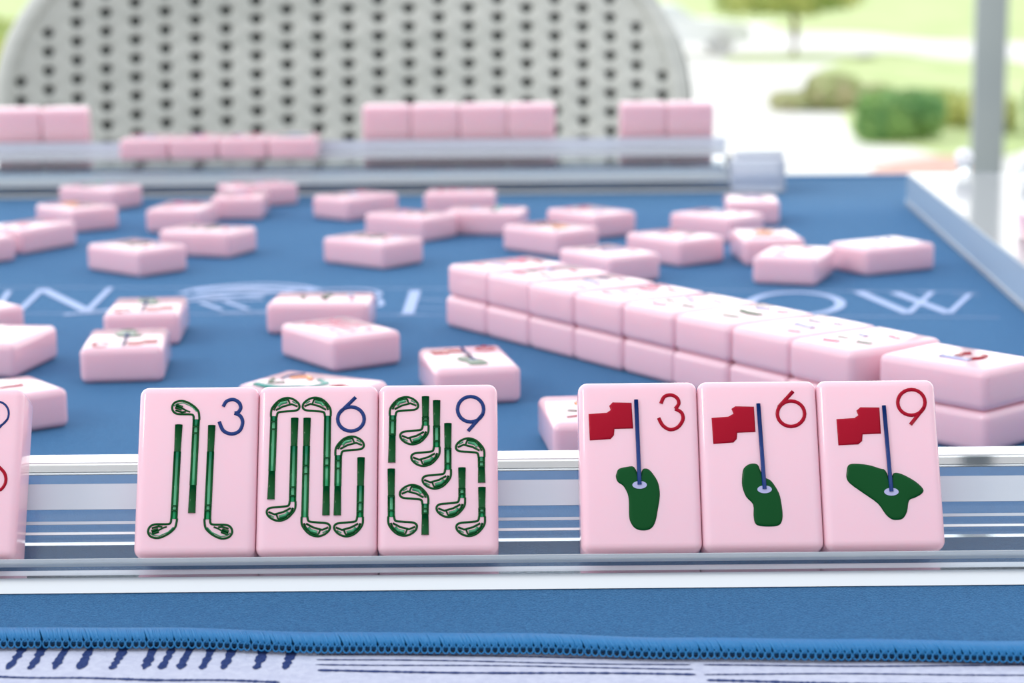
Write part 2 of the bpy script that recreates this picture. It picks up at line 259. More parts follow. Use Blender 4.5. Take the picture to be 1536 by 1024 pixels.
def club_mesh(c, style, z, m1, m2):
    (ex, ey), ang, L, f1, f2, g, side = c
    u = Vector((math.sin(ang), math.cos(ang))); vup = u.y > 0
    # canonical toe is at -x with the shaft up
    xax = Vector((u.y, -u.x))
    if (side < 0) != vup: sx = -1
    else: sx = 1
    def T(p): q = Vector((ex, ey)) + xax * (p[0] * sx) + u * p[1]; return P3(q, z)
    mb = MB()
    hd = HEAD_A if style == 'A' else HEAD_B
    hp = hd
    mb.tube([T(p) for p in smooth_path([(*q, 0) for q in hp], 4)], .21 * MM, 8, flat=.8)
    if style == 'A':
        mb.tube([T(p) for p in [(-3.9, 1.9), (-2.7, 2.25), (-2.0, 2.15)]], .2 * MM, 6, mi=0)
        mb.tube([T(p) for p in [(-3.95, 1.35), (-2.75, 1.75)]], .26 * MM, 6, mi=0)
        mb.tube([T(p) for p in [(-3.8, .85), (-2.6, 1.3)]], .26 * MM, 6, mi=0)
        mb.tube([T(p) for p in [(-2.7, 1.5), (-1.9, 1.95), (-1.2, 2.2)]], .17 * MM, 6, mi=0)
        mb.tube([T(p) for p in [(-4.25, 1.1), (-3.6, .6), (-2.5, .45), (-.9, 1.2), (0, 2.1)]], .12 * MM, 6, mi=1)
    else:
        mb.tube([T(p) for p in [(-4.3, 1.75), (-3.2, 1.3), (-1.6, 1.75), (-.3, 2.45)]], .2 * MM, 6, mi=0)
        mb.tube([T(p) for p in [(-2.85, 1.25), (-2.55, .5)]], .17 * MM, 6, mi=0)
        mb.tube([T(p) for p in [(-2.35, .85), (-1.2, 1.15), (-.7, 1.7)]], .3 * MM, 6, mi=1)
        mb.tube([T(p) for p in [(-2.6, .35), (-1.3, .75), (-.25, 1.7), (.1, 2.5)]], .2 * MM, 6, mi=0)
        mb.tube([T(p) for p in [(-4.1, 1.2), (-3.3, .75)]], .14 * MM, 6, mi=1)
    # shaft: two dark walls and a floor with the highlight painted lighter
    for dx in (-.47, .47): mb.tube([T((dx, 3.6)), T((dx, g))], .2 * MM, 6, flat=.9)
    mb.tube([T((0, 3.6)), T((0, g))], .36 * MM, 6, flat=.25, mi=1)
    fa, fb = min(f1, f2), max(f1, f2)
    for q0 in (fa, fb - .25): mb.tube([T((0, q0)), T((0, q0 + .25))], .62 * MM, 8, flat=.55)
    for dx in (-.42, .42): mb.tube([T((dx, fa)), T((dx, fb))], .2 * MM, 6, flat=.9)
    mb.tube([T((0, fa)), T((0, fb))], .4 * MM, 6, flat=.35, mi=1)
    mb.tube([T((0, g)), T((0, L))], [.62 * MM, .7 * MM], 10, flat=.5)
    mb.tube([T((.12, g + .35)), T((.12, L - .3))], .24 * MM, 6, flat=1.35, mi=1)  # highlight painted along the grip
    return mb.build('golf_club', [m1, m2])
def combine(meshes, name):
    bm = bmesh.new(); mats = []; fi = 0
    for me in meshes:
        off = []
        for m_ in me.materials:
            if m_ not in mats: mats.append(m_)
            off.append(mats.index(m_))
        n0 = len(bm.faces); bm.from_mesh(me); bm.faces.ensure_lookup_table()
        for k in range(n0, len(bm.faces)): bm.faces[k].material_index = off[bm.faces[k].material_index] if bm.faces[k].material_index < len(off) else off[0]
    me = bpy.data.meshes.new(name); bm.to_mesh(me); bm.free()
    for m_ in mats: me.materials.append(m_)
    for p in me.polygons: p.use_smooth = True
    return me
def disc(cx, cy, rx, ry, z, m, name):
    v = [P3((cx + rx * math.cos(k * PI / 12), cy + ry * math.sin(k * PI / 12)), z) for k in range(24)]
    v2 = [p - Vector((0, 0, .12 * MM)) for p in v]
    return mesh_from(name, v + v2, [tuple(range(24))] + [(k, k + 24, (k + 1) % 24 + 24, (k + 1) % 24) for k in range(24)], m)
def design(kind):
    """list of (part name, mesh, label) lying on the tile face z = TT"""
    z = TT; outl = []
    t = kind[1]
    if kind[0] == 'c':
        outl.append(('numeral', digit_mesh(kind, M['navy'], z), 'navy blue engraved numeral %s' % t))
        for c in D['club'][kind]: outl.append(('golf_club_engraving', club_mesh(c, 'A' if kind == 'c3' else 'B', z, M['green'], M['green_lit']), 'green engraved golf club'))
    else:
        outl.append(('numeral', digit_mesh(kind, M['red'], z), 'dark red engraved numeral %s' % t))
        outl.append(('flag_engraving', slab([(x * MM, y * MM) for x, y in D['flag'][kind]], (z - .1) * MM, .14 * MM, .3 * MM, M['red'], 'flag'), 'red engraved golf flag'))
        g = [p for p in D['green'][kind]]
        gs = [(p.x * MM, p.y * MM) for p in smooth_path([(*q, 0) for q in g], 3, closed=True)]
        outl.append(('putting_green_engraving', slab(gs, (z - .1) * MM, .14 * MM, .32 * MM, M['green'], 'green'), 'dark green engraved putting green'))
        a, b = D['pole'][kind]
        outl.append(('hole_engraving', disc(b[0], b[1] - .05, 1.32, .72, z + .34, M['lilac'], 'hole'), 'lilac engraved hole'))
        mb = MB(); mb.tube([P3(a, z + .26), P3(b, z + .4)], .38 * MM, 10, flat=.6); outl.append(('flagpole_engraving', mb.build('pole', M['navy']), 'navy blue engraved flagpole'))
    return outl
DES = {k: design(k) for k in ('c3', 'c6', 'c9', 'f3', 'f6', 'f9')}
BLUR = {k: combine([d[1] for d in v], 'engraving_' + k) for k, v in DES.items()}
def strokes_mesh(name, lst):
    groups = {}
    for m_, r, pts in lst:
        mb = groups.setdefault(m_, MB()); mb.tube([P3(p, TT) for p in smooth_path([(*q, 0) for q in pts], 4)], r * MM, 6, flat=.4)
    return combine([mb.build('s', M[m_]) for m_, mb in groups.items()], name)
BLUR['crak'] = strokes_mesh('engraving_character', [('rose', .36, p) for p in ([(-6, 9), (0, 9.6), (6, 9)], [(-4, 12), (-3, 6)], [(4, 12), (3, 6)], [(-5, 4), (0, 4.6), (5, 4)], [(-6, 0), (0, .6), (6, 0)],
    [(0, 5), (0, -4)], [(-5, -3), (-5, -9)], [(-5, -3), (5, -3), (5, -9), (3, -8.5)], [(-3, -6), (3, -6)], [(-7, -11), (0, -10.5), (7, -11)], [(0, -4), (-1, -10)])])
BLUR['bloom'] = strokes_mesh('engraving_bloom', [('teal', 1.3, [(8, -11), (9, -4), (6, 2), (9, 8), (7, 12)]), ('teal', .9, [(6, 2), (0, 4), (-3, 0)]), ('red', 1.0, [(1, 7), (4, 9), (2, 11), (0, 9), (2, 7)]),
    ('orange', .8, [(-2, -2), (-5, -5), (-2, -8)]), ('navy', .5, [(-8, -8), (-4, -10), (0, -9)]), ('green', .7, [(3, -6), (5, -9), (1, -11)])])
BLUR['dots'] = strokes_mesh('engraving_balls', [(c, .4, [(x + 2 * math.cos(a), y + 2 * math.sin(a)) for a in [k * PI / 6 for k in range(13)]]) for c, x, y in
    (('navy', -4.5, 9), ('navy', 4.5, 9), ('red', -4.5, 2), ('red', 4.5, 2), ('green', -4.5, -5), ('green', 4.5, -5), ('navy', 0, -10.5))])
def marks(name, lst): BLUR[name] = strokes_mesh('engraving_marks', [(a, b * 2.9, c) for a, b, c in lst])
marks('m_red', [('rose', .28, [(-6, 8), (-3, 8.4)]), ('red', .26, [(1, 9), (5, 8.6)]), ('rose', .25, [(-4, 3), (2, 4)]), ('lilac', .3, [(-3, -4), (3, -3)]), ('rose', .22, [(-5, -9), (-1, -8.6)])])
marks('m_green', [('green', .4, [(-4, 2), (0, 1), (4, 1.6)]), ('rose', .28, [(2, 9), (5, 10)]), ('lilac', .3, [(-5, 8), (-1, 9)]), ('green', .25, [(-2, -6), (3, -5)])])
marks('m_navy', [('navy', .2, [(-5, 6), (-1, 6.4)]), ('lilac', .4, [(-3, 0), (4, -1)]), ('rose', .25, [(3, -8), (6, -7)]), ('navy', .2, [(2, 8), (5, 8)])])
marks('m_mix', [('green', .25, [(-6, 4), (-2, 4.6)]), ('rose', .3, [(1, 8), (5, 9)]), ('lilac', .35, [(2, -2), (5, -3)]), ('rose', .25, [(-5, -6), (-1, -7)]), ('green', .2, [(3, 3), (6, 3.5)])])
marks('m_teal', [('teal', .5, [(-7, 4), (0, 5), (7, 4.6)]), ('lilac', .4, [(-3, -4), (3, -5)])])
marks('m_flag', [('red', .4, [(-4, 4), (-1, 5), (2, 4)]), ('red', .4, [(-4, 0), (-2, -1), (1, 0)]), ('lilac', .4, [(3, 5), (3, -3)])])
BLUR['orange'] = strokes_mesh('engraving_sun', [('orange', .9, [(-3, 5), (0, 8), (3, 5), (0, 2), (-3, 5)]), ('red', .6, [(-7, -9), (-2, -7), (3, -9), (7, -6)]), ('navy', .5, [(5, 9), (8, 11)]), ('green', .6, [(-6, -2), (0, -4), (6, -2)])])

def tile(center, rot, label, des, name='mahjong_tile', group=None, mw=None, mesh=None, sx=1.0):
    o = link(name, mesh or TILE)
    if mw is not None: o.matrix_world = mw
    else:
        o.location = Vector(center) * MM; o.rotation_euler = (0, 0, rot)
    if sx != 1.0: o.scale = (sx, 1, 1)
    tag(o, label, 'mahjong tile', group)
    if des:
        e = link('engraving', BLUR[des], o)
    return o

# ---------------------------------------------------------------- outdoors
gx = 400
g = link('ground', mesh_from('ground', [(-gx, 6, -3.09), (gx, 6, -3.09), (gx, 500, -3.09), (-gx, 500, -3.09)], [(0, 1, 2, 3)], M['concrete'])); struct(g)
def ground_patch(name, pts, m, h=.03):
    sp = [(p.x, p.y) for p in smooth_path([(*q, 0) for q in pts], 5, closed=True)]; k = len(sp)
    v = [(x, y, -3.09 + h) for x, y in sp] + [(x, y, -3.12) for x, y in sp]
    o = link(name, mesh_from(name, v, [tuple(range(k))] + [(i, i + k, (i + 1) % k + k, (i + 1) % k) for i in range(k)], m)); struct(o); return o
ground_patch('lawn', [(7.0, 49.8), (8.3, 55.0), (10.6, 60.5), (11.6, 56.9), (13.2, 55.1), (10.7, 42.5), (8.3, 33.5), (6.8, 30.9), (6.5, 31.5), (6.2, 33.0), (5.6, 34.1), (6.1, 39.0), (6.7, 45.0)], M['lawn'])
ground_patch('lawn', [(-60, 100), (4, 88), (9.2, 76.9), (12.2, 73.4), (14.9, 67.0), (30, 63), (90, 90), (90, 190), (0, 190), (-60, 150)], M['lawn'])
ground_patch('lawn', [(5.9, 56.6), (9.4, 57.3), (9.7, 59.3), (6.5, 59.1)], M['lawn'])
ground_patch('lawn', [(-20, 34), (-11, 38), (-10, 50), (-10.5, 56), (-24, 58)], M['lawn'])
ground_patch('brick_edging', [(5.1, 30.0), (5.9, 31.0), (6.5, 31.3), (6.75, 30.4), (6.2, 29.1), (5.2, 28.9)], M['brick'], .04)

def leafy(name, boxes, n, size, m, seed, parent=None, flat=.8):
    rnd = random.Random(seed); v = []; f = []
    tot = sum(b[3] * b[4] * b[5] for b in boxes)
    for (cx, cy, cz, rx, ry, rz) in boxes:
        # dense inner body of the crown
        bm = bmesh.new(); bmesh.ops.create_icosphere(bm, subdivisions=2, radius=1)
        b0 = len(v)
        for q in bm.verts:
            k = .86 + .1 * rnd.random(); c = q.co
            s = max(abs(c.x), abs(c.y), abs(c.z)) ** -.5
            v.append(Vector((cx + c.x * s * rx * k, cy + c.y * s * ry * k, cz + c.z * s * rz * k)))
        f += [tuple(b0 + w.index for w in fc.verts) for fc in bm.faces]; bm.free()
        for _ in range(int(n * rx * ry * rz / tot)):
            d = Vector((rnd.gauss(0, 1), rnd.gauss(0, 1), rnd.gauss(0, 1))).normalized()
            s = max(abs(d.x), abs(d.y), abs(d.z)) ** -.5; k = .85 + .25 * rnd.random()
            p = Vector((cx + d.x * s * rx * k, cy + d.y * s * ry * k, cz + d.z * s * rz * k))
            a = Vector((rnd.uniform(-1, 1), rnd.uniform(-1, 1), rnd.uniform(-1, 1))).normalized(); b = a.orthogonal().normalized()
            w = size * rnd.uniform(.6, 1.3); i = len(v)
            v += [p - a * w, p + b * w * .5, p + a * w, p - b * w * .5]; f.append((i, i + 1, i + 2, i + 3))
    return link(name, mesh_from(name, v, f, m), parent)
GZ = -3.09
def shrub(loc, boxes, n, size, m, label, seed, cat='shrub'):
    r = empty('shrub', (loc[0], loc[1], GZ))
    leafy('foliage', boxes, n, size, m, seed, r)
    mb = MB()
    mb.tube([Vector((0, 0, -.02)), Vector((0, 0, boxes[0][2]))], .03, 6)
    link('stem', mb.build('stem', M['bark']), r)
    tag(r, label, cat, None)
    return r
shrub((5.95, 33.9), [(0, 0, .40, .42, .45, .40), (.55, .3, .43, .42, .45, .36)], 1800, .07, M['leaf'], 'dark green clipped boxwood shrub at the edge of the pale drive', 1)
shrub((6.1, 40.5), [(0, 0, .32, .5, .5, .34), (.75, .2, .22, .5, .4, .24), (-.75, 0, .2, .45, .4, .16)], 1100, .08, M['leaf_olive'], 'low olive green shrub with reddish tips behind the clipped boxwood', 2)
shrub((7.3, 36.8), [(0, 0, .25, .75, .7, .33), (.7, -1.4, .3, .35, .6, .33)], 1500, .08, M['leaf_light'], 'bright yellow-green spreading shrub beside the grey post', 3)
shrub((9.05, 34.6), [(0, 0, .5, .6, .6, .5)], 1400, .08, M['leaf'], 'dark green shrub seen past the outer side of the grey post', 4)
shrub((-11.2, 47), [(0, 0, .8, 1.0, 1.2, .8), (-1.3, 1, .9, 1.1, 1.2, .95)], 1600, .12, M['leaf_light'], 'yellow-green shrub on the lawn beyond the chair back', 5)
tr = empty('tree', (7.95, 60, GZ)); tag(tr, 'small pale green tree with a slim trunk beside the white car', 'tree')
leafy('crown', [(0, 0, 2.2, 1.5, 1.5, 1.0), (-1.3, .2, 1.75, .85, 1, .6), (1.1, 0, 1.9, .8, 1, .6), (-.5, 0, 3.3, 1.5, 1.4, 1.1), (.5, .1, 3.0, 1.6, 1.4, 1.0)], 5000, .13, M['leaf_light'], 6, tr)
mb = MB(); mb.tube([Vector(p) for p in ((0, 0, -.05), (.03, 0, .5), (0, 0, 1.2), (-.05, 0, 2.4))], [.13, .10, .09, .06], 8)
mb.tube([Vector(p) for p in ((0, 0, 1.1), (-.5, 0, 1.7), (-1.1, .1, 2.0))], [.06, .05, .03], 6); mb.tube([Vector(p) for p in ((0, 0, 1.3), (.5, 0, 1.8), (1, .1, 2.1))], [.06, .05, .03], 6)
link('trunk', mb.build('trunk', M['bark']), tr)
# white car
car = empty('car', (4.55, 61, GZ)); tag(car, 'white parked car half hidden behind the woven chair back', 'car')
body = [(-2.2, .35), (2.2, .35), (2.25, .62), (2.12, .86), (1.25, .98), (.75, 1.02), (.15, 1.42), (-1.2, 1.46), (-1.85, 1.08), (-2.2, .95), (-2.28, .6)]
def side_profile(prof, y0, y1, m, name, bev=.05):
    bm = bmesh.new()
    a = [bm.verts.new((x, y0, z)) for x, z in prof]; b = [bm.verts.new((x, y1, z)) for x, z in prof]; k = len(prof)
    for i in range(k): bm.faces.new((a[i], a[(i + 1) % k], b[(i + 1) % k], b[i]))
    bm.faces.new(a[::-1]); bm.faces.new(b); bmesh.ops.recalc_face_normals(bm, faces=bm.faces)
    bmesh.ops.bevel(bm, geom=bm.edges[:], offset=bev, segments=2, affect='EDGES')
    return bm_mesh(name, bm, m)
link('body', side_profile(body, -.85, .85, M['white_paint'], 'body'), car)
link('window', side_profile([(-1.1, 1.05), (.55, 1.05), (.1, 1.36), (-1.1, 1.38)], -.87, -.84, M['car_glass'], 'window', .005), car)
for x in (-1.4, 1.4):
    for y in (-.78, .78):
        mb = MB(); mb.tube([Vector((x, y - .1, .32)), Vector((x, y + .1, .32))], .33, 20)
        link('wheel', mb.build('wheel', M['rubber'], False), car)

# terrace: deck and post
d = link('floor', rbox('floor', -7, 7, -3, 6.1, -.80, -.75, M['deck'])); struct(d)
post = empty('post', (1.302, 5.8, -.75), math.radians(-9)); post['kind'] = 'structure'
link('post_shaft', rbox('post_shaft', -.046, .040, -.037, .037, 0, 3.2, M['post'], .003, 2), post)
link('post_corner_trim', rbox('post_corner_trim', .034, .044, .030, .041, 0, 3.2, M['post'], .001, 1), post)
link('post_base_trim', rbox('post_base_trim', -.055, .055, -.055, .055, 0, .10, M['post'], .004, 2), post)

# ---------------------------------------------------------------- table, cloth, mat
tb = empty('table', (0, .65, -.75)); tag(tb, 'rectangular table under the striped cloth and blue game mat', 'table')
TX0, TX1, TY0, TY1 = -.42, .42, .255, 1.043
link('table_top', rbox('table_top', TX0 + .01, TX1 - .01, TY0 - .65 + .01, TY1 - .65 - .01, .75 - .040, .75 - .0048, M['wood'], .003, 2), tb)
for x in (TX0 + .05, TX1 - .05):
    for y in (TY0 + .05 - .65, TY1 - .05 - .65):
        link('leg', rbox('leg', x - .02, x + .02, y - .02, y + .02, 0, .71, M['wood'], .002, 2), tb)
# cloth: top sheet with hanging sides
CZ = -.0021
bm = bmesh.new()
def ring(x0, x1, y0, y1, z, wav=0):
    pts = []; n = 30
    for i in range(n): pts.append((x0 + (x1 - x0) * i / n, y0))
    for i in range(n): pts.append((x1, y0 + (y1 - y0) * i / n))
    for i in range(n): pts.append((x1 - (x1 - x0) * i / n, y1))
    for i in range(n): pts.append((x0, y1 - (y1 - y0) * i / n))
    res = []
    for i, (x, y) in enumerate(pts):
        cx, cy = (x0 + x1) / 2, (y0 + y1) / 2; v = Vector((x - cx, y - cy)); L = v.length
        k = 1 + wav * math.sin(i * .9) / L
        res.append((cx + v.x * k, cy + v.y * k, z))
    return res
r1 = ring(TX0, TX1, TY0, TY1, CZ); r2 = ring(TX0 - .003, TX1 + .003, TY0 - .003, TY1 + .003, CZ - .006); r3 = ring(TX0 - .006, TX1 + .006, TY0 - .006, TY1 + .006, CZ - .16, .006)
allv = [[bm.verts.new(p) for p in r] for r in (r1, r2, r3)]
bm.faces.new(allv[0])
for a, b in ((0, 1), (1, 2)):
    for i in range(120): bm.faces.new((allv[a][i], allv[a][(i + 1) % 120], allv[b][(i + 1) % 120], allv[b][i]))
cl = link('tablecloth', bm_mesh('tablecloth', bm, M['cloth'])); sol = cl.modifiers.new('s', 'SOLIDIFY'); sol.thickness = .0006; sol.offset = -1
tag(cl, 'white tablecloth with navy brush-stroke stripes under the blue game mat', 'tablecloth')
# brush strokes printed on the cloth
rnd = random.Random(3); vs = []; fs = []
def brush(p0, p1, w, z=CZ + .00008, seg=40, wav=.0003):
    p0 = Vector(p0); p1 = Vector(p1); d_ = p1 - p0; n_ = Vector((-d_.y, d_.x)).normalized(); b = len(vs)
    ph = rnd.random() * 6
    for i in range(seg + 1):
        t = i / seg; c = p0 + d_ * t + n_ * (math.sin(t * 7 + ph) * wav)
        ww = w * (.6 + .75 * rnd.random()) * (min(1, min(t, 1 - t) * seg * .5 + .35))
        vs.append((c.x + n_.x * ww / 2 , c.y + n_.y * ww / 2, z)); vs.append((c.x - n_.x * ww / 2, c.y - n_.y * ww / 2, z))
    for i in range(seg): fs.append((b + 2 * i, b + 2 * i + 1, b + 2 * i + 3, b + 2 * i + 2))
def cp(px, py):
    X = px - 768; Y = py - 512; cr, sr = math.cos(ROLL), math.sin(ROLL)
    a = (X * cr + Y * sr) / FPX; u = (X * sr - Y * cr) / FPX
    d_ = Vector((a, math.cos(PITCH) + u * math.sin(PITCH), -math.sin(PITCH) + u * math.cos(PITCH)))
    t = (CZ - CAMH) / d_.z
    return Vector((d_.x * t, d_.y * t))
for x in (12, 44, 80, 118, 168, 215, 242, 270, 303, 335, 384, 428):
    brush(cp(x, 1004), cp(x + 34 - x * .04, 955), .0014, seg=16, wav=.0001)
for k in range(14): brush((-.112 + k * .0063, .296 - .001 * (k % 3)), (-.110 + k * .0063, .312), .0012, seg=12)
for (x0, y0, x1, y1, w) in ((-60, 1013, 175, 1019, .0008), (175, 1018, 420, 1023, .0010), (475, 981, 1036, 988, .00045), (475, 989, 1036, 997, .00045), (474, 996, 1040, 1003, .00045), (476, 1006, 1044, 1012, .00085),
                            (1056, 998, 1600, 999, .0005), (1056, 1011, 1600, 1012, .0005), (1060, 1021, 1600, 1030, .0010), (1240, 991, 1600, 996, .0004), (505, 1034, 1044, 1040, .0006)):
    brush(cp(x0, y0), cp(x1, y1), w, seg=120, wav=.0003)
link('printed_stripes', mesh_from('printed_stripes', vs, fs, M['cloth_print']), cl)['label'] = 'navy brush-stroke stripes'

# mat: rounded cloth slab; the near edge wanders a little
NEARP = [(-.36, .3485), (-.0875, .3473), (-.0591, .3465), (-.0292, .3431), (0, .3419), (.0279, .3387), (.056, .3372), (.0838, .3353), (.36, .330)]
def near_y(x):
    """the near edge wanders a little"""
    for (a, ya), (b, yb) in zip(NEARP, NEARP[1:]):
        if x <= b: t = (x - a) / (b - a); t = t * t * (3 - 2 * t); return ya + (yb - ya) * t - .0038
    return NEARP[-1][1] - .0038
MX0, MX1, MFAR = -.345, .345, 1.036
nX = 140; vs2 = []; fs2 = []
rows = [0, .0006, .0015, .05, .2, .4, .55, .7]
for j, r_ in enumerate(rows):
    for i in range(nX + 1):
        x = MX0 + (MX1 - MX0) * i / nX
        y = near_y(x) + r_ / .7 * (MFAR - near_y(x))
        z = [-.0011, -.0003, 0, 0, 0, 0, 0, 0][j]
        vs2.append((x, y, z))
for j in range(len(rows) - 1):
    for i in range(nX): a = j * (nX + 1) + i; fs2.append((a, a + 1, a + nX + 2, a + nX + 1))
gm = link('game_mat', mesh_from('game_mat', vs2, fs2, M['mat'], True)); sm = gm.modifiers.new('s', 'SOLIDIFY'); sm.thickness = .0013; sm.offset = -1
tag(gm, 'blue microfibre game mat with pale printed lettering and stitched edge', 'game mat')
# overlock stitching along the near and far edges
def overlock(xa, xb, fy, sgn, pitch, name, rnd):
    mb = MB(); x = xa
    while x < xb:
        y = fy(x); j = rnd.uniform(-.00012, .00012)
        k = 1 if pitch < .002 else 1.6
        for q in (-.38, -.13, .13, .38):
            dx = q * pitch + rnd.uniform(-.05, .05) * pitch
            pts = [(x + dx - .0016, y + sgn * .0038 + rnd.uniform(-.0003, .0003), .0001), (x + dx - .0013, y + sgn * .0030, .0005), (x + dx - .0007, y + sgn * .0014, .0008), (x + dx - .0002 + j, y - sgn * .0001, .0006), (x + dx * .9 + .0001 + j, y - sgn * .0007, .0001), (x + dx * .35 + .0002 + j, y - sgn * .0009, -.0006)]
            mb.tube([Vector(p) for p in smooth_path(pts, 2)], [pitch * .165] * 9 + [pitch * .14, pitch * .1], 5)
        # little loop closing each stitch at the edge
        pts = [(x + .0002 + j + pitch * .47 * math.sin(a), y - sgn * (.0009 + .0002 * (1 - math.cos(a))), -.0002 - .00066 * (1 - math.cos(a))) for a in [q_ * PI / 6 for q_ in range(13)]]
        mb.tube([Vector(p) for p in pts], pitch * .13, 5)
        x += pitch
    return link(name, mb.build(name, M['thread']), gm)
overlock(-.125, .13, near_y, 1, .00118, 'stitched_edge', random.Random(5))['label'] = 'bright blue overlock stitching along the near edge'
overlock(-.30, MX1, lambda x: MFAR - .0005, -1, .0035, 'stitched_edge', random.Random(6))
mb_v = []; mb_f = []
for w, pts in D['text']:
    P = [Vector((p[0] * MM, p[1] * MM)) for p in pts]
    if len(P) > 2 and len(P) < 30: P = [Vector((q.x, q.y)) for q in smooth_path([(p.x, p.y, 0) for p in P], 5)]
    b = len(mb_v); lz = .00012 + .000012 * (b % 97) / 8
    for i, p in enumerate(P):
        t = (P[min(i + 1, len(P) - 1)] - P[max(i - 1, 0)]).normalized()
        wx = w * MM * (.85 if w > .9 else .6)
        # pen held like a broad nib: width is measured across the line on the mat
        n_ = Vector((-t.y, t.x))
        mb_v += [(p.x + n_.x * wx, p.y + n_.y * wx, lz), (p.x - n_.x * wx, p.y - n_.y * wx, lz)]
    for i in range(len(P) - 1): mb_f.append((b + 2 * i, b + 2 * i + 1, b + 2 * i + 3, b + 2 * i + 2))
link('printed_lettering', mesh_from('lettering', mb_v, mb_f, M['print']), gm)['label'] = 'pale blue printed lettering between two thin lines'

# ---------------------------------------------------------------- racks
YAW = 0.0047
FO = Vector((-68.72, 369.72, 6.01)); TILT = .4824
rk = empty('tile_rack', (0, 0, 0)); tag(rk, 'clear acrylic tile rack holding six upright tiles at the near edge', 'tile rack', 'clear acrylic tile racks')
prof = [(378.0, .2), (378.1, 1.0), (386.6, 17.2), (387.2, 17.5), (399.6, 17.5), (400.2, 16.9), (400.2, .15), (398.2, .15), (398.2, 16.6), (388.4, 16.6), (380.0, .2)]
ra = extrude_profile([(y * MM, z * MM) for y, z in prof], -.25, .25, M['sheet'], 'rack_body'); b_ = link('rack_body', ra, rk)
def strip(y0, y1, z0, z1, m, label, x0=-.25, x1=.25, par=None, name='acrylic_strip'):
    o = link(name, rbox(name, x0, x1, y0 * MM, y1 * MM, z0 * MM, z1 * MM, m, .00012 if z1 - z0 > 1 else 0, 2, False), par or rk); o['label'] = label; return o
def prism(prof, m, label, x0=-.25, x1=.25, par=None, name='acrylic_strip'):
    o = link(name, extrude_profile([(y * MM, z * MM) for y, z in prof], x0, x1, m, name), par or rk); o['label'] = label; return o
prism([(367.0, .2), (368.3, 2.6), (372.6, 2.75), (377.6, .5), (377.6, .2)], M['acrylic_edge'], 'bright polished foot', name='rack_foot')  # sky reflection in the clear foot, put in as white colour
prism([(367.65, 2.85), (367.6, 5.4), (367.8, 5.9), (368.4, 6.15), (369.1, 5.9), (369.2, 2.85)], M['sheet'], 'clear rounded lip', name='rack_lip')
prism([(367.75, 4.9), (367.7, 5.5), (368.4, 6.2), (369.1, 6.0), (368.8, 4.9)], M['frost'], 'frosted top of the lip')  # sky sheen on the rounded lip, painted as a pale strip
strip(393.6, 399.8, 17.5, 17.75, M['acrylic_edge'], 'bright polished top ledge')  # strip added to paint the sky's reflection on the ledge
def onback(z0, z1, m, label):
    f_ = lambda z: 378.1 + (z - 1.0) * 8.5 / 16.2
    prism([(f_(z0) - .05, z0), (f_(z1) - .05, z1), (f_(z1) - .35, z1 + .15), (f_(z0) - .35, z0 + .15)], m, label)
onback(11.2, 15.5, M['frost'], 'frosted band across the slanted backrest')  # this band and the lines below paint reflected light on clear acrylic
onback(8.7, 9.2, M['frost'], 'thin frosted line on the backrest')
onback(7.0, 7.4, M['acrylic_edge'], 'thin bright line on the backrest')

ax = Vector((math.cos(YAW), math.sin(YAW), 0)); bk = Vector((-math.sin(YAW), math.cos(YAW), 0))
up = bk * math.sin(TILT) + Vector((0, 0, 1)) * math.cos(TILT); nn = ax.cross(up)
def front_mw(s):
    o = (FO + ax * (s + TW / 2) + up * (TLF / 2) - nn * TT) * MM
    m = Matrix.Identity(4)
    for i in range(3): m[i][0] = ax[i]; m[i][1] = up[i]; m[i][2] = nn[i]; m[i][3] = o[i]
    return m
G = 80.86
FR = [('c3', 0, 'upright pink tile with three long green golf clubs and a navy 3'), ('c6', 22, 'upright pink tile with six green golf clubs and a navy 6'),
      ('c9', 44, 'upright pink tile with nine green golf clubs and a navy 9'), ('f3', G, 'upright pink tile with golf flag, red 3 and slim kidney-shaped putting green'),
      ('f6', G + 22, 'upright pink tile with a red 6 and slanting blocky putting green, between two flag tiles'), ('f9', G + 44, 'upright pink tile with a red 9 and the widest, pointed putting green')]
for k, s, lab in FR:
    t = tile(None, 0, lab, None, mw=front_mw(s), mesh=TILE_TALL, group='tiles standing in the near rack')
    for nm, me, lb in DES[k]:
        c = link(nm, me, t); c['label'] = lb
t = tile(None, 0, 'upright pink tile cut off by the picture edge in the near rack', None, mw=front_mw(-43.2), mesh=TILE_TALL, group='tiles standing in the near rack')
c = link('numeral', digit_mesh('c9', M['navy'], TT, .2), t)
mb = MB(); mb.tube([P3(p, TT) for p in smooth_path([(6.6, 1.5, 0), (8.3, -.2, 0), (8.6, -2.0, 0), (7.6, -3.4, 0), (6.2, -2.2, 0), (5.8, -4.2, 0)], 5)], .3 * MM, 8, flat=.6)
link('red_engraving', mb.build('red_engraving', M['red']), t)

# far rack, its open side turned away
fr = empty('tile_rack', (0, 0, 0), -0.004); tag(fr, 'clear acrylic tile rack lying across the far side of the mat', 'tile rack', 'clear acrylic tile racks')
RX1 = .0985
prof = [(975, .15), (975, 12.3), (976, 13.5), (981, 16.2), (982, 16.4), (1013.2, 16.4), (1013.6, 22), (1017.2, 22), (1023.2, 7.3), (1032.8, 3.5), (1034.2, 9), (1036.0, 9), (1036.0, .15), (1027, .15), (1018, 13.4), (979, 13.4), (978.4, .15)]
link('rack_body', extrude_profile([(y * MM, z * MM) for y, z in prof], -.36, RX1, M['sheet'], 'rack_body'), fr)
for (y0, y1, z0, z1, m_, lb) in ((982, 1013, 16.4, 16.6, 'frost', 'frosted ledge'),
                                 (1012.9, 1013.4, 16.6, 22, 'haze', 'hazy ridge')):
    strip(y0, y1, z0, z1, M[m_], lb, -.36, RX1, fr)  # pale strips paint the light reflected and refracted by ledge and ridge
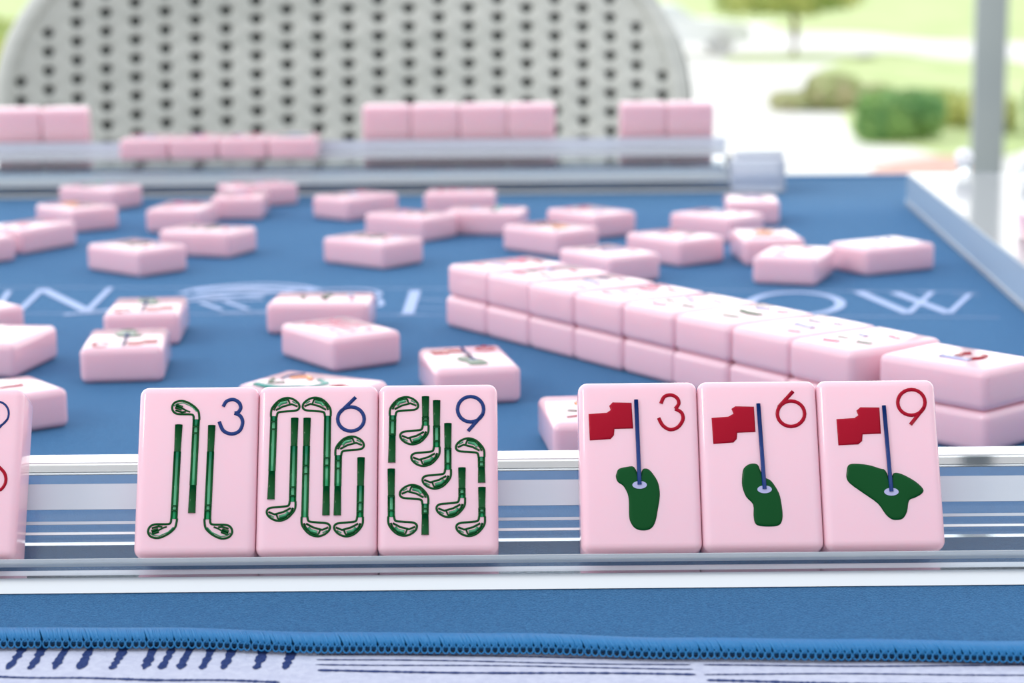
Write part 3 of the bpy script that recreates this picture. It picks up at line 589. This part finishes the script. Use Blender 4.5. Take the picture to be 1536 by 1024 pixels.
pe = empty('tile_pusher', (0, 0, 0)); tag(pe, 'clear acrylic pusher block butted against the end of the far rack', 'tile pusher')
link('pusher_block', rbox('pusher_block', .1005, .1255, .968, .992, .0002, .0155, M['haze'], .0012, 3), pe)
link('pusher_cap', rbox('pusher_cap', .1030, .1255, .974, .986, .0157, .0185, M['haze'], .001, 2), pe)

# right rack
rrz = math.radians(-87.2)
prism([(974.0, 5.8), (983.4, 10.4), (983.6, 5.8)], M['acrylic_edge'], 'pale polished chamfer', -.36, RX1, fr)  # reflection of the bright background, painted as a pale strip
prism([(974.2, .3), (977.6, 3.9), (977.8, .3)], M['frost'], 'frosted foot chamfer', -.36, RX1, fr)  # pale reflection along the foot, painted on
rr = empty('tile_rack', (.1718, .920, 0), 0); tag(rr, 'clear acrylic tile rack running along the side of the mat beside the post', 'tile rack', 'clear acrylic tile racks')
rr.rotation_euler = (0, 0, math.radians(-92.75))
# local x runs toward the viewer, local y outward
prof = [(0, .15), (0, 13.0), (.8, 13.8), (46, 13.8), (46.6, 19), (50, 19), (57, 6), (66, 3), (67, 7), (69, 7), (69, .15), (60, .15), (50, 11), (3.2, 11), (3, .15)]
link('rack_body', extrude_profile([(y * MM, z * MM) for y, z in prof], 0, .47, M['sheet'], 'rack_body'), rr)
strip(.6, 46, 13.85, 14.1, M['frost'], 'bright polished top ledge', 0, .47, rr)  # sky reflection on the clear ledge, painted pale
strip(-.3, .1, .3, 2.4, M['frost'], 'frosted foot band', 0, .47, rr)  # lighter line of reflected light painted along the foot
strip(-.05, 2.4, .2, 13.6, M['haze2'], 'hazy side wall', 0.0004, .4696, rr)  # light coming through the clear wall, painted as a pale tone
def knob(x, y, z, r, label):
    k = empty('pusher_pin', (x, y, z)); tag(k, label, 'pusher pin', 'knobbed pins of the side rack')
    bm = bmesh.new(); bmesh.ops.create_uvsphere(bm, u_segments=24, v_segments=16, radius=r)
    bmesh.ops.translate(bm, verts=bm.verts, vec=(0, 0, .0075)); link('knob', bm_mesh('knob', bm, M['knob'], True), k)
    mb = MB(); mb.tube([Vector((0, 0, 0)), Vector((0, 0, .0052))], [.0030, .0026], 16); link('stem', mb.build('stem', M['acrylic']), k)
    return k
knob(.1945, .9115, .0142, .0040, 'clear acrylic pin with round knob at the far end of the side rack')
knob(.2190, .8960, .0142, .0042, 'clear acrylic pin with round knob cut off by the picture edge')

# ---------------------------------------------------------------- tiles
# upright tiles seen from behind on the far rack
ft = .16
upf = Vector((0, -math.sin(ft), math.cos(ft))); nf = Vector((0, math.cos(ft), math.sin(ft))); axf = Vector((-1, 0, 0))
def far_mw(x):
    o = (Vector((x, 1021.5, 6.9)) + upf * (TL / 2 + .2) + nf * .15) * MM
    m = Matrix.Identity(4)
    for i in range(3): m[i][0] = axf[i]; m[i][1] = upf[i]; m[i][2] = nf[i]; m[i][3] = o[i]
    return m
PXM = 3194.8 / 1019.0
def fx(px): return (px - 768) / PXM
ordn = ['first', 'second', 'third', 'fourth']
for i in range(4): tile(None, 0, 'pink tile back on the far rack, %s from left in the row of four' % ordn[i], ['c3', 'f6', 'dots', 'crak'][i], mw=far_mw(fx(547 + 36.1 + 72.3 * i)), group='tiles standing in the far rack', sx=1.045)
for i in range(2): tile(None, 0, ['pink tile back on the far rack, inner one of the pair', 'pink tile back on the far rack, nearest the pusher block'][i], ['f3', 'c6'][i], mw=far_mw(fx(932 + 35.2 + 70.4 * i)), group='tiles standing in the far rack', sx=1.02)
for i in range(2): tile(None, 0, ['pink tile back on the far rack, beside the row lying flat', 'pink tile back at the cut-off end of the far rack', 'third pink tile back at the cut-off end of the far rack'][i], ['dots', 'f9', 'c9'][i], mw=far_mw(fx(137 - 35.5 - 71 * i)), group='tiles standing in the far rack', sx=1.02)
# exposed tiles lying on the far rack's ledge
for i in range(4):
    x = (185 + 36.8 + 73.6 * i - 768) / 3194.8 * 990
    tile((x, 983.0 + TL / 2 - (x * -.004), 16.5), PI, 'pink tile lying flat on the far rack, %s from left in its row' % ordn[i], ['m_navy', 'm_red', 'm_mix', 'm_teal'][i], group='tiles lying on the far rack ledge', sx=1.02)
# tiles lying on the side rack
for i in range(2):
    a = rr.matrix_basis @ Vector((.213 + i * .0226, .0245, .0143))
    tile(Vector(a) / MM, math.radians(-92.75) + 0, ['pink tile lying on the side rack, farthest one', 'pink tile lying on the side rack, nearer one', 'pink tile lying on the side rack, nearest one'][i], ['m_navy', 'm_mix', 'm_red'][i], group='tiles lying on the side rack')

# the two-layer wall of tiles
SO = Vector((-20.07, 633.75)); SR = -.9727
sa = Vector((math.cos(SR), math.sin(SR))); sb = Vector((-math.sin(SR), math.cos(SR)))
num = ['first', 'second', 'third', 'fourth', 'fifth', 'sixth', 'seventh', 'eighth']
rnd = random.Random(11); dk = ['m_red', 'm_mix', 'm_navy', 'm_red', 'm_mix', 'm_green', 'm_navy', 'm_mix']
for L in (0, 1):
    for i in range(8):
        c = SO + sa * (TW * (i + .5) + rnd.uniform(-.15, .15)) + sb * (TL / 2 + (rnd.uniform(-.5, .5))) + sa * (-.6 * (1 - L))
        tile((c.x, c.y, L * (TT + .02) + .03), SR + (PI if i % 3 == 1 else 0), 'pink tile in the wall of tiles, %s layer, %s from far end' % (('lower', 'upper')[L], num[i]), dk[i] if L else None, group='tiles stacked in the two-layer wall')
ea = math.radians(-48); ex = Vector((math.cos(ea), math.sin(ea))); ey = Vector((-math.sin(ea), math.cos(ea)))
for L in (0, 1):
    c = Vector((105.5, 464.5)) - ex * TL / 2 + ey * TW / 2 + ex * (.5 * (1 - L))
    tile((c.x, c.y, L * (TT + .02) + .03), ea - PI / 2, ('lower' if L == 0 else 'upper') + ' pink tile of the pair set lengthwise at the near end of the wall', 'm_flag' if L else None, group='tiles stacked in the two-layer wall')

# loose tiles on the mat : pose = corner nearest the viewer, which side runs right, angle
LOOSE = {
 'a2': ('m_red', 0, 'loose pink tile with a faint red mark, second from the picture edge'),
 'a3': ('orange', 0, 'loose pink tile with an orange and pink mark, just behind the red-marked one'),
 'a4': ('m_teal', 0, 'loose pink tile lying closest to the far rack at the chair side'),
 'a5': ('m_green', 1, 'loose pink tile with a green mark, corner towards us, beside the zigzag lettering'),
 'b1': ('m_red', 1, 'loose pink tile tucked behind the one with the grey-green mark'),
 'b2': ('m_green', 1, 'loose pink tile with a grey-green mark, touching the tile behind it'),
 'b3': ('m_red', 0, 'loose pink tile standing square to us near the far rack, behind the touching pair'),
 'b4': ('m_mix', 0, 'loose pink tile angled away, its far corner nearest the far rack'),
 'c1': ('m_navy', 0, 'loose pink tile with dark marks by itself under the middle of the far rack'),
 'c2': ('m_mix', 1, 'loose pink tile wedged between two others in the middle cluster'),
 'c3': ('m_green', 1, 'loose pink tile with grey-green marks, front one of the middle cluster'),
 'd1': ('m_red', 0, 'loose pink tile with red and purple marks, rear one of the middle cluster'),
 'd2': ('m_teal', 1, 'loose pink tile with a teal streak, long side towards us, in the middle cluster'),
 'd3': ('orange', 1, 'loose pink tile with an orange mark just beyond the far end of the wall'),
 'd4': ('m_red', 0, 'loose pink tile with a dark red mark behind the orange-marked one'),
 'd5': ('m_navy', 0, 'loose pink tile with blue and red marks peeking over the wall'),
 'e1': ('m_mix', 1, 'loose pink tile with red and green marks, corner towards us, beyond the wall'),
 'e2': ('m_navy', 0, 'loose pink tile with dark and orange marks lying behind the corner-on tile'),
 'e3': ('orange', 0, 'loose pink tile with pale orange marks, turned narrow end towards us near the square one'),
 'e4': ('m_navy', 0, 'loose pink tile directly in front of the clear pusher block'),
 'f1': ('m_mix', 0, 'loose pink tile with blue and green marks, narrow end touching its neighbour'),
 'f2': ('m_navy', 1, 'loose pink tile with a grey mark, nearest the side rack'),
 'g1': ('m_red', 0, 'cut-off loose pink tile beside the zigzag lettering'),
 'g2': (None, 0, 'loose pink tile of which only a rounded end shows at the picture edge'),
 'g3': ('c3r', 0, 'loose pink tile with a red club mark behind the cut-off upright tile'),
 'g4': ('f3', 0, 'loose pink tile with red flag and dark squiggle, front of the pair'),
 'g5': ('f6', 0, 'loose pink tile with red flag and green mark, rear of the pair over the lettering'),
 'h1': ('m_green', 1, 'loose pink tile with a green mark, long side towards us, across the lettering'),
 'h2': ('crak', 0, 'loose pink tile with a red character, corner towards us'),
 'i1': ('f6', 0, 'loose pink tile with green shape and red bar behind the upright navy 9'),
 'i2': ('orange', 0, 'loose pink tile with an orange mark peeking out beside the red 3'),
}
BLUR['c3r'] = combine([club_mesh(D['club']['c3'][1], 'A', TT, M['red'], M['red'])], 'engraving_red_club')
GRP = 'loose tiles scattered on the mat'
for k, (lg, x, y, a) in POSE.items():
    a = math.radians(a); des, flip, lab = LOOSE[k]
    ca = Vector((math.cos(a), math.sin(a))); sn = Vector((-math.sin(a), math.cos(a)))
    A, B = (TL, TW) if lg else (TW, TL)
    c = Vector((x, y)) + ca * A / 2 + sn * B / 2
    rot = a + (PI / 2 if lg else 0)
    if flip: rot += PI
    tile((c.x, c.y, .03), rot, lab, des, group=GRP)
a = math.radians(48); R_ = Vector((-181.4, 778.9)); ca = Vector((math.cos(a), math.sin(a))); sn = Vector((-math.sin(a), math.cos(a)))
c = R_ - ca * 11 + sn * TL / 2
tile((c.x - 1, c.y, .03), a, 'cut-off loose pink tile at the picture edge, farthest one', 'dots', group=GRP)
tile((-48.5, 506.1, .03), math.radians(-30.1) - PI / 2, 'loose pink tile with teal and red bloom, its top just showing over the upright tiles', 'bloom', group=GRP)

# ---------------------------------------------------------------- woven chair
ch = empty('patio_chair', (-.106, 1.36, -.75)); tag(ch, 'sage grey woven resin chair with open dotted weave across the table', 'chair')
CR = .31; CX = 0; YB = 0.0
HW = .2135; ZT = .895; ZM = .755; ZL = .50
def outline(z):
    if z > ZM: t = min(1, (z - ZM) / (ZT - ZM)); return HW * (1 - t ** 2.35) ** (1 / 2.35)
    return HW * (1 - .10 * ((ZM - z) / (ZM - ZL)) ** 1.5)
def backp(u, z, off=0.0):
    """u = arc length across the back"""
    th = u / CR; r = CR - off
    lean = (z - .45) * .16
    return Vector((r * math.sin(th), -(CR - r * math.cos(th)) * .8 + off * .2 + lean, z))
def ulim(z): return CR * math.asin(min(.98, outline(z) / CR))
px_, pz_ = .0201, .0119
cellw, cellh = px_ / 2, pz_ / 2
verts = []; faces = []; vid = {}
def vtx(u, z):
    key = (round(u, 6), round(z, 6))
    if key not in vid: vid[key] = len(verts); verts.append(backp(u, z))
    return vid[key]
nc = 15; nr = int((ZT - ZL) / pz_) + 1
hr = .0037
def inside(u, z): return z < ZT - .001 and z > ZL - .001 and abs(u) < ulim(z)
for c_ in range(-nc, nc + 1):
    u0 = c_ * px_
    for r_ in range(nr + 1):
        z0 = ZL + r_ * pz_ + (pz_ / 2 if c_ % 2 else 0)
        # one cell: rectangle with an octagonal hole
        corners = [(-px_ / 2, -pz_ / 2), (0, -pz_ / 2), (px_ / 2, -pz_ / 2), (px_ / 2, 0), (px_ / 2, pz_ / 2), (0, pz_ / 2), (-px_ / 2, pz_ / 2), (-px_ / 2, 0)]
        if not all(inside(u0 + a_, z0 + b_) for a_, b_ in corners):
            if not any(inside(u0 + a_, z0 + b_) for a_, b_ in corners): continue
            pts = []
            for a_, b_ in corners:
                uu, zz = u0 + a_, z0 + b_
                zz = min(max(zz, ZL), ZT - .0012); lim = ulim(zz); uu = max(-lim, min(lim, uu)); pts.append(vtx(uu, zz))
            pp = []
            for q in pts:
                if q not in pp: pp.append(q)
            if len(pp) >= 3: faces.append(tuple(pp))
            continue
        oc = [vtx(u0 + a_, z0 + b_) for a_, b_ in corners]
        ic = []
        for kk in range(8):
            an = math.radians(-135 + 45 * kk); ic.append(vtx(u0 + hr * 1.12 * math.cos(an), z0 + hr * .95 * math.sin(an)))
        for kk in range(8): faces.append((oc[kk], oc[(kk + 1) % 8], ic[(kk + 1) % 8], ic[kk]))
o = link('woven_back', mesh_from('woven_back', verts, faces, M['resin'], True), ch)
sd = o.modifiers.new('s', 'SOLIDIFY'); sd.thickness = .0022; sd.offset = 0
# dark liner behind the open weave
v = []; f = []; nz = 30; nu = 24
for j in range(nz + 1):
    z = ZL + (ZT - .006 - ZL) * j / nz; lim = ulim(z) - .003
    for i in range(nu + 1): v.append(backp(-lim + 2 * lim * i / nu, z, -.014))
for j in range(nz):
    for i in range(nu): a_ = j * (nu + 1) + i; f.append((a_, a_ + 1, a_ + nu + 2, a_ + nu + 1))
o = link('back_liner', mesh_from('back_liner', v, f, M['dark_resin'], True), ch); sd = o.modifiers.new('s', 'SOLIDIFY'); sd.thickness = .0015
# rim tube
rim = []
for k in range(0, 21): z = .44 + (ZM - .44) * k / 20; rim.append(backp(-ulim(max(z, ZL)), z))
for k in range(1, 40):
    t = PI * k / 40; z = ZM + (ZT - ZM) * abs(math.sin(t)) ** (2 / 2.35); x = -HW * (abs(math.cos(t)) ** (2 / 2.35)) * (1 if math.cos(t) > 0 else -1)
    rim.append(backp(CR * math.asin(x / CR), z))
for k in range(20, -1, -1): z = .44 + (ZM - .44) * k / 20; rim.append(backp(ulim(max(z, ZL)), z))
mb = MB(); mb.tube(rim, .006, 10, up=Vector((0, 1, 0))); link('back_rim', mb.build('back_rim', M['resin']), ch)
link('seat', rbox('seat', -.22, .22, -.27, .12, .40, .44, M['resin'], .012, 3), ch)
for x in (-.19, .19):
    mb = MB(); mb.tube([Vector((x, -.24, .41)), Vector((x, -.26, 0))], [.016, .013], 10); link('leg', mb.build('leg', M['resin']), ch)
    mb = MB(); mb.tube([Vector((x, .08, .41)), Vector((x, .12, 0))], [.016, .013], 10); link('leg', mb.build('leg', M['resin']), ch)
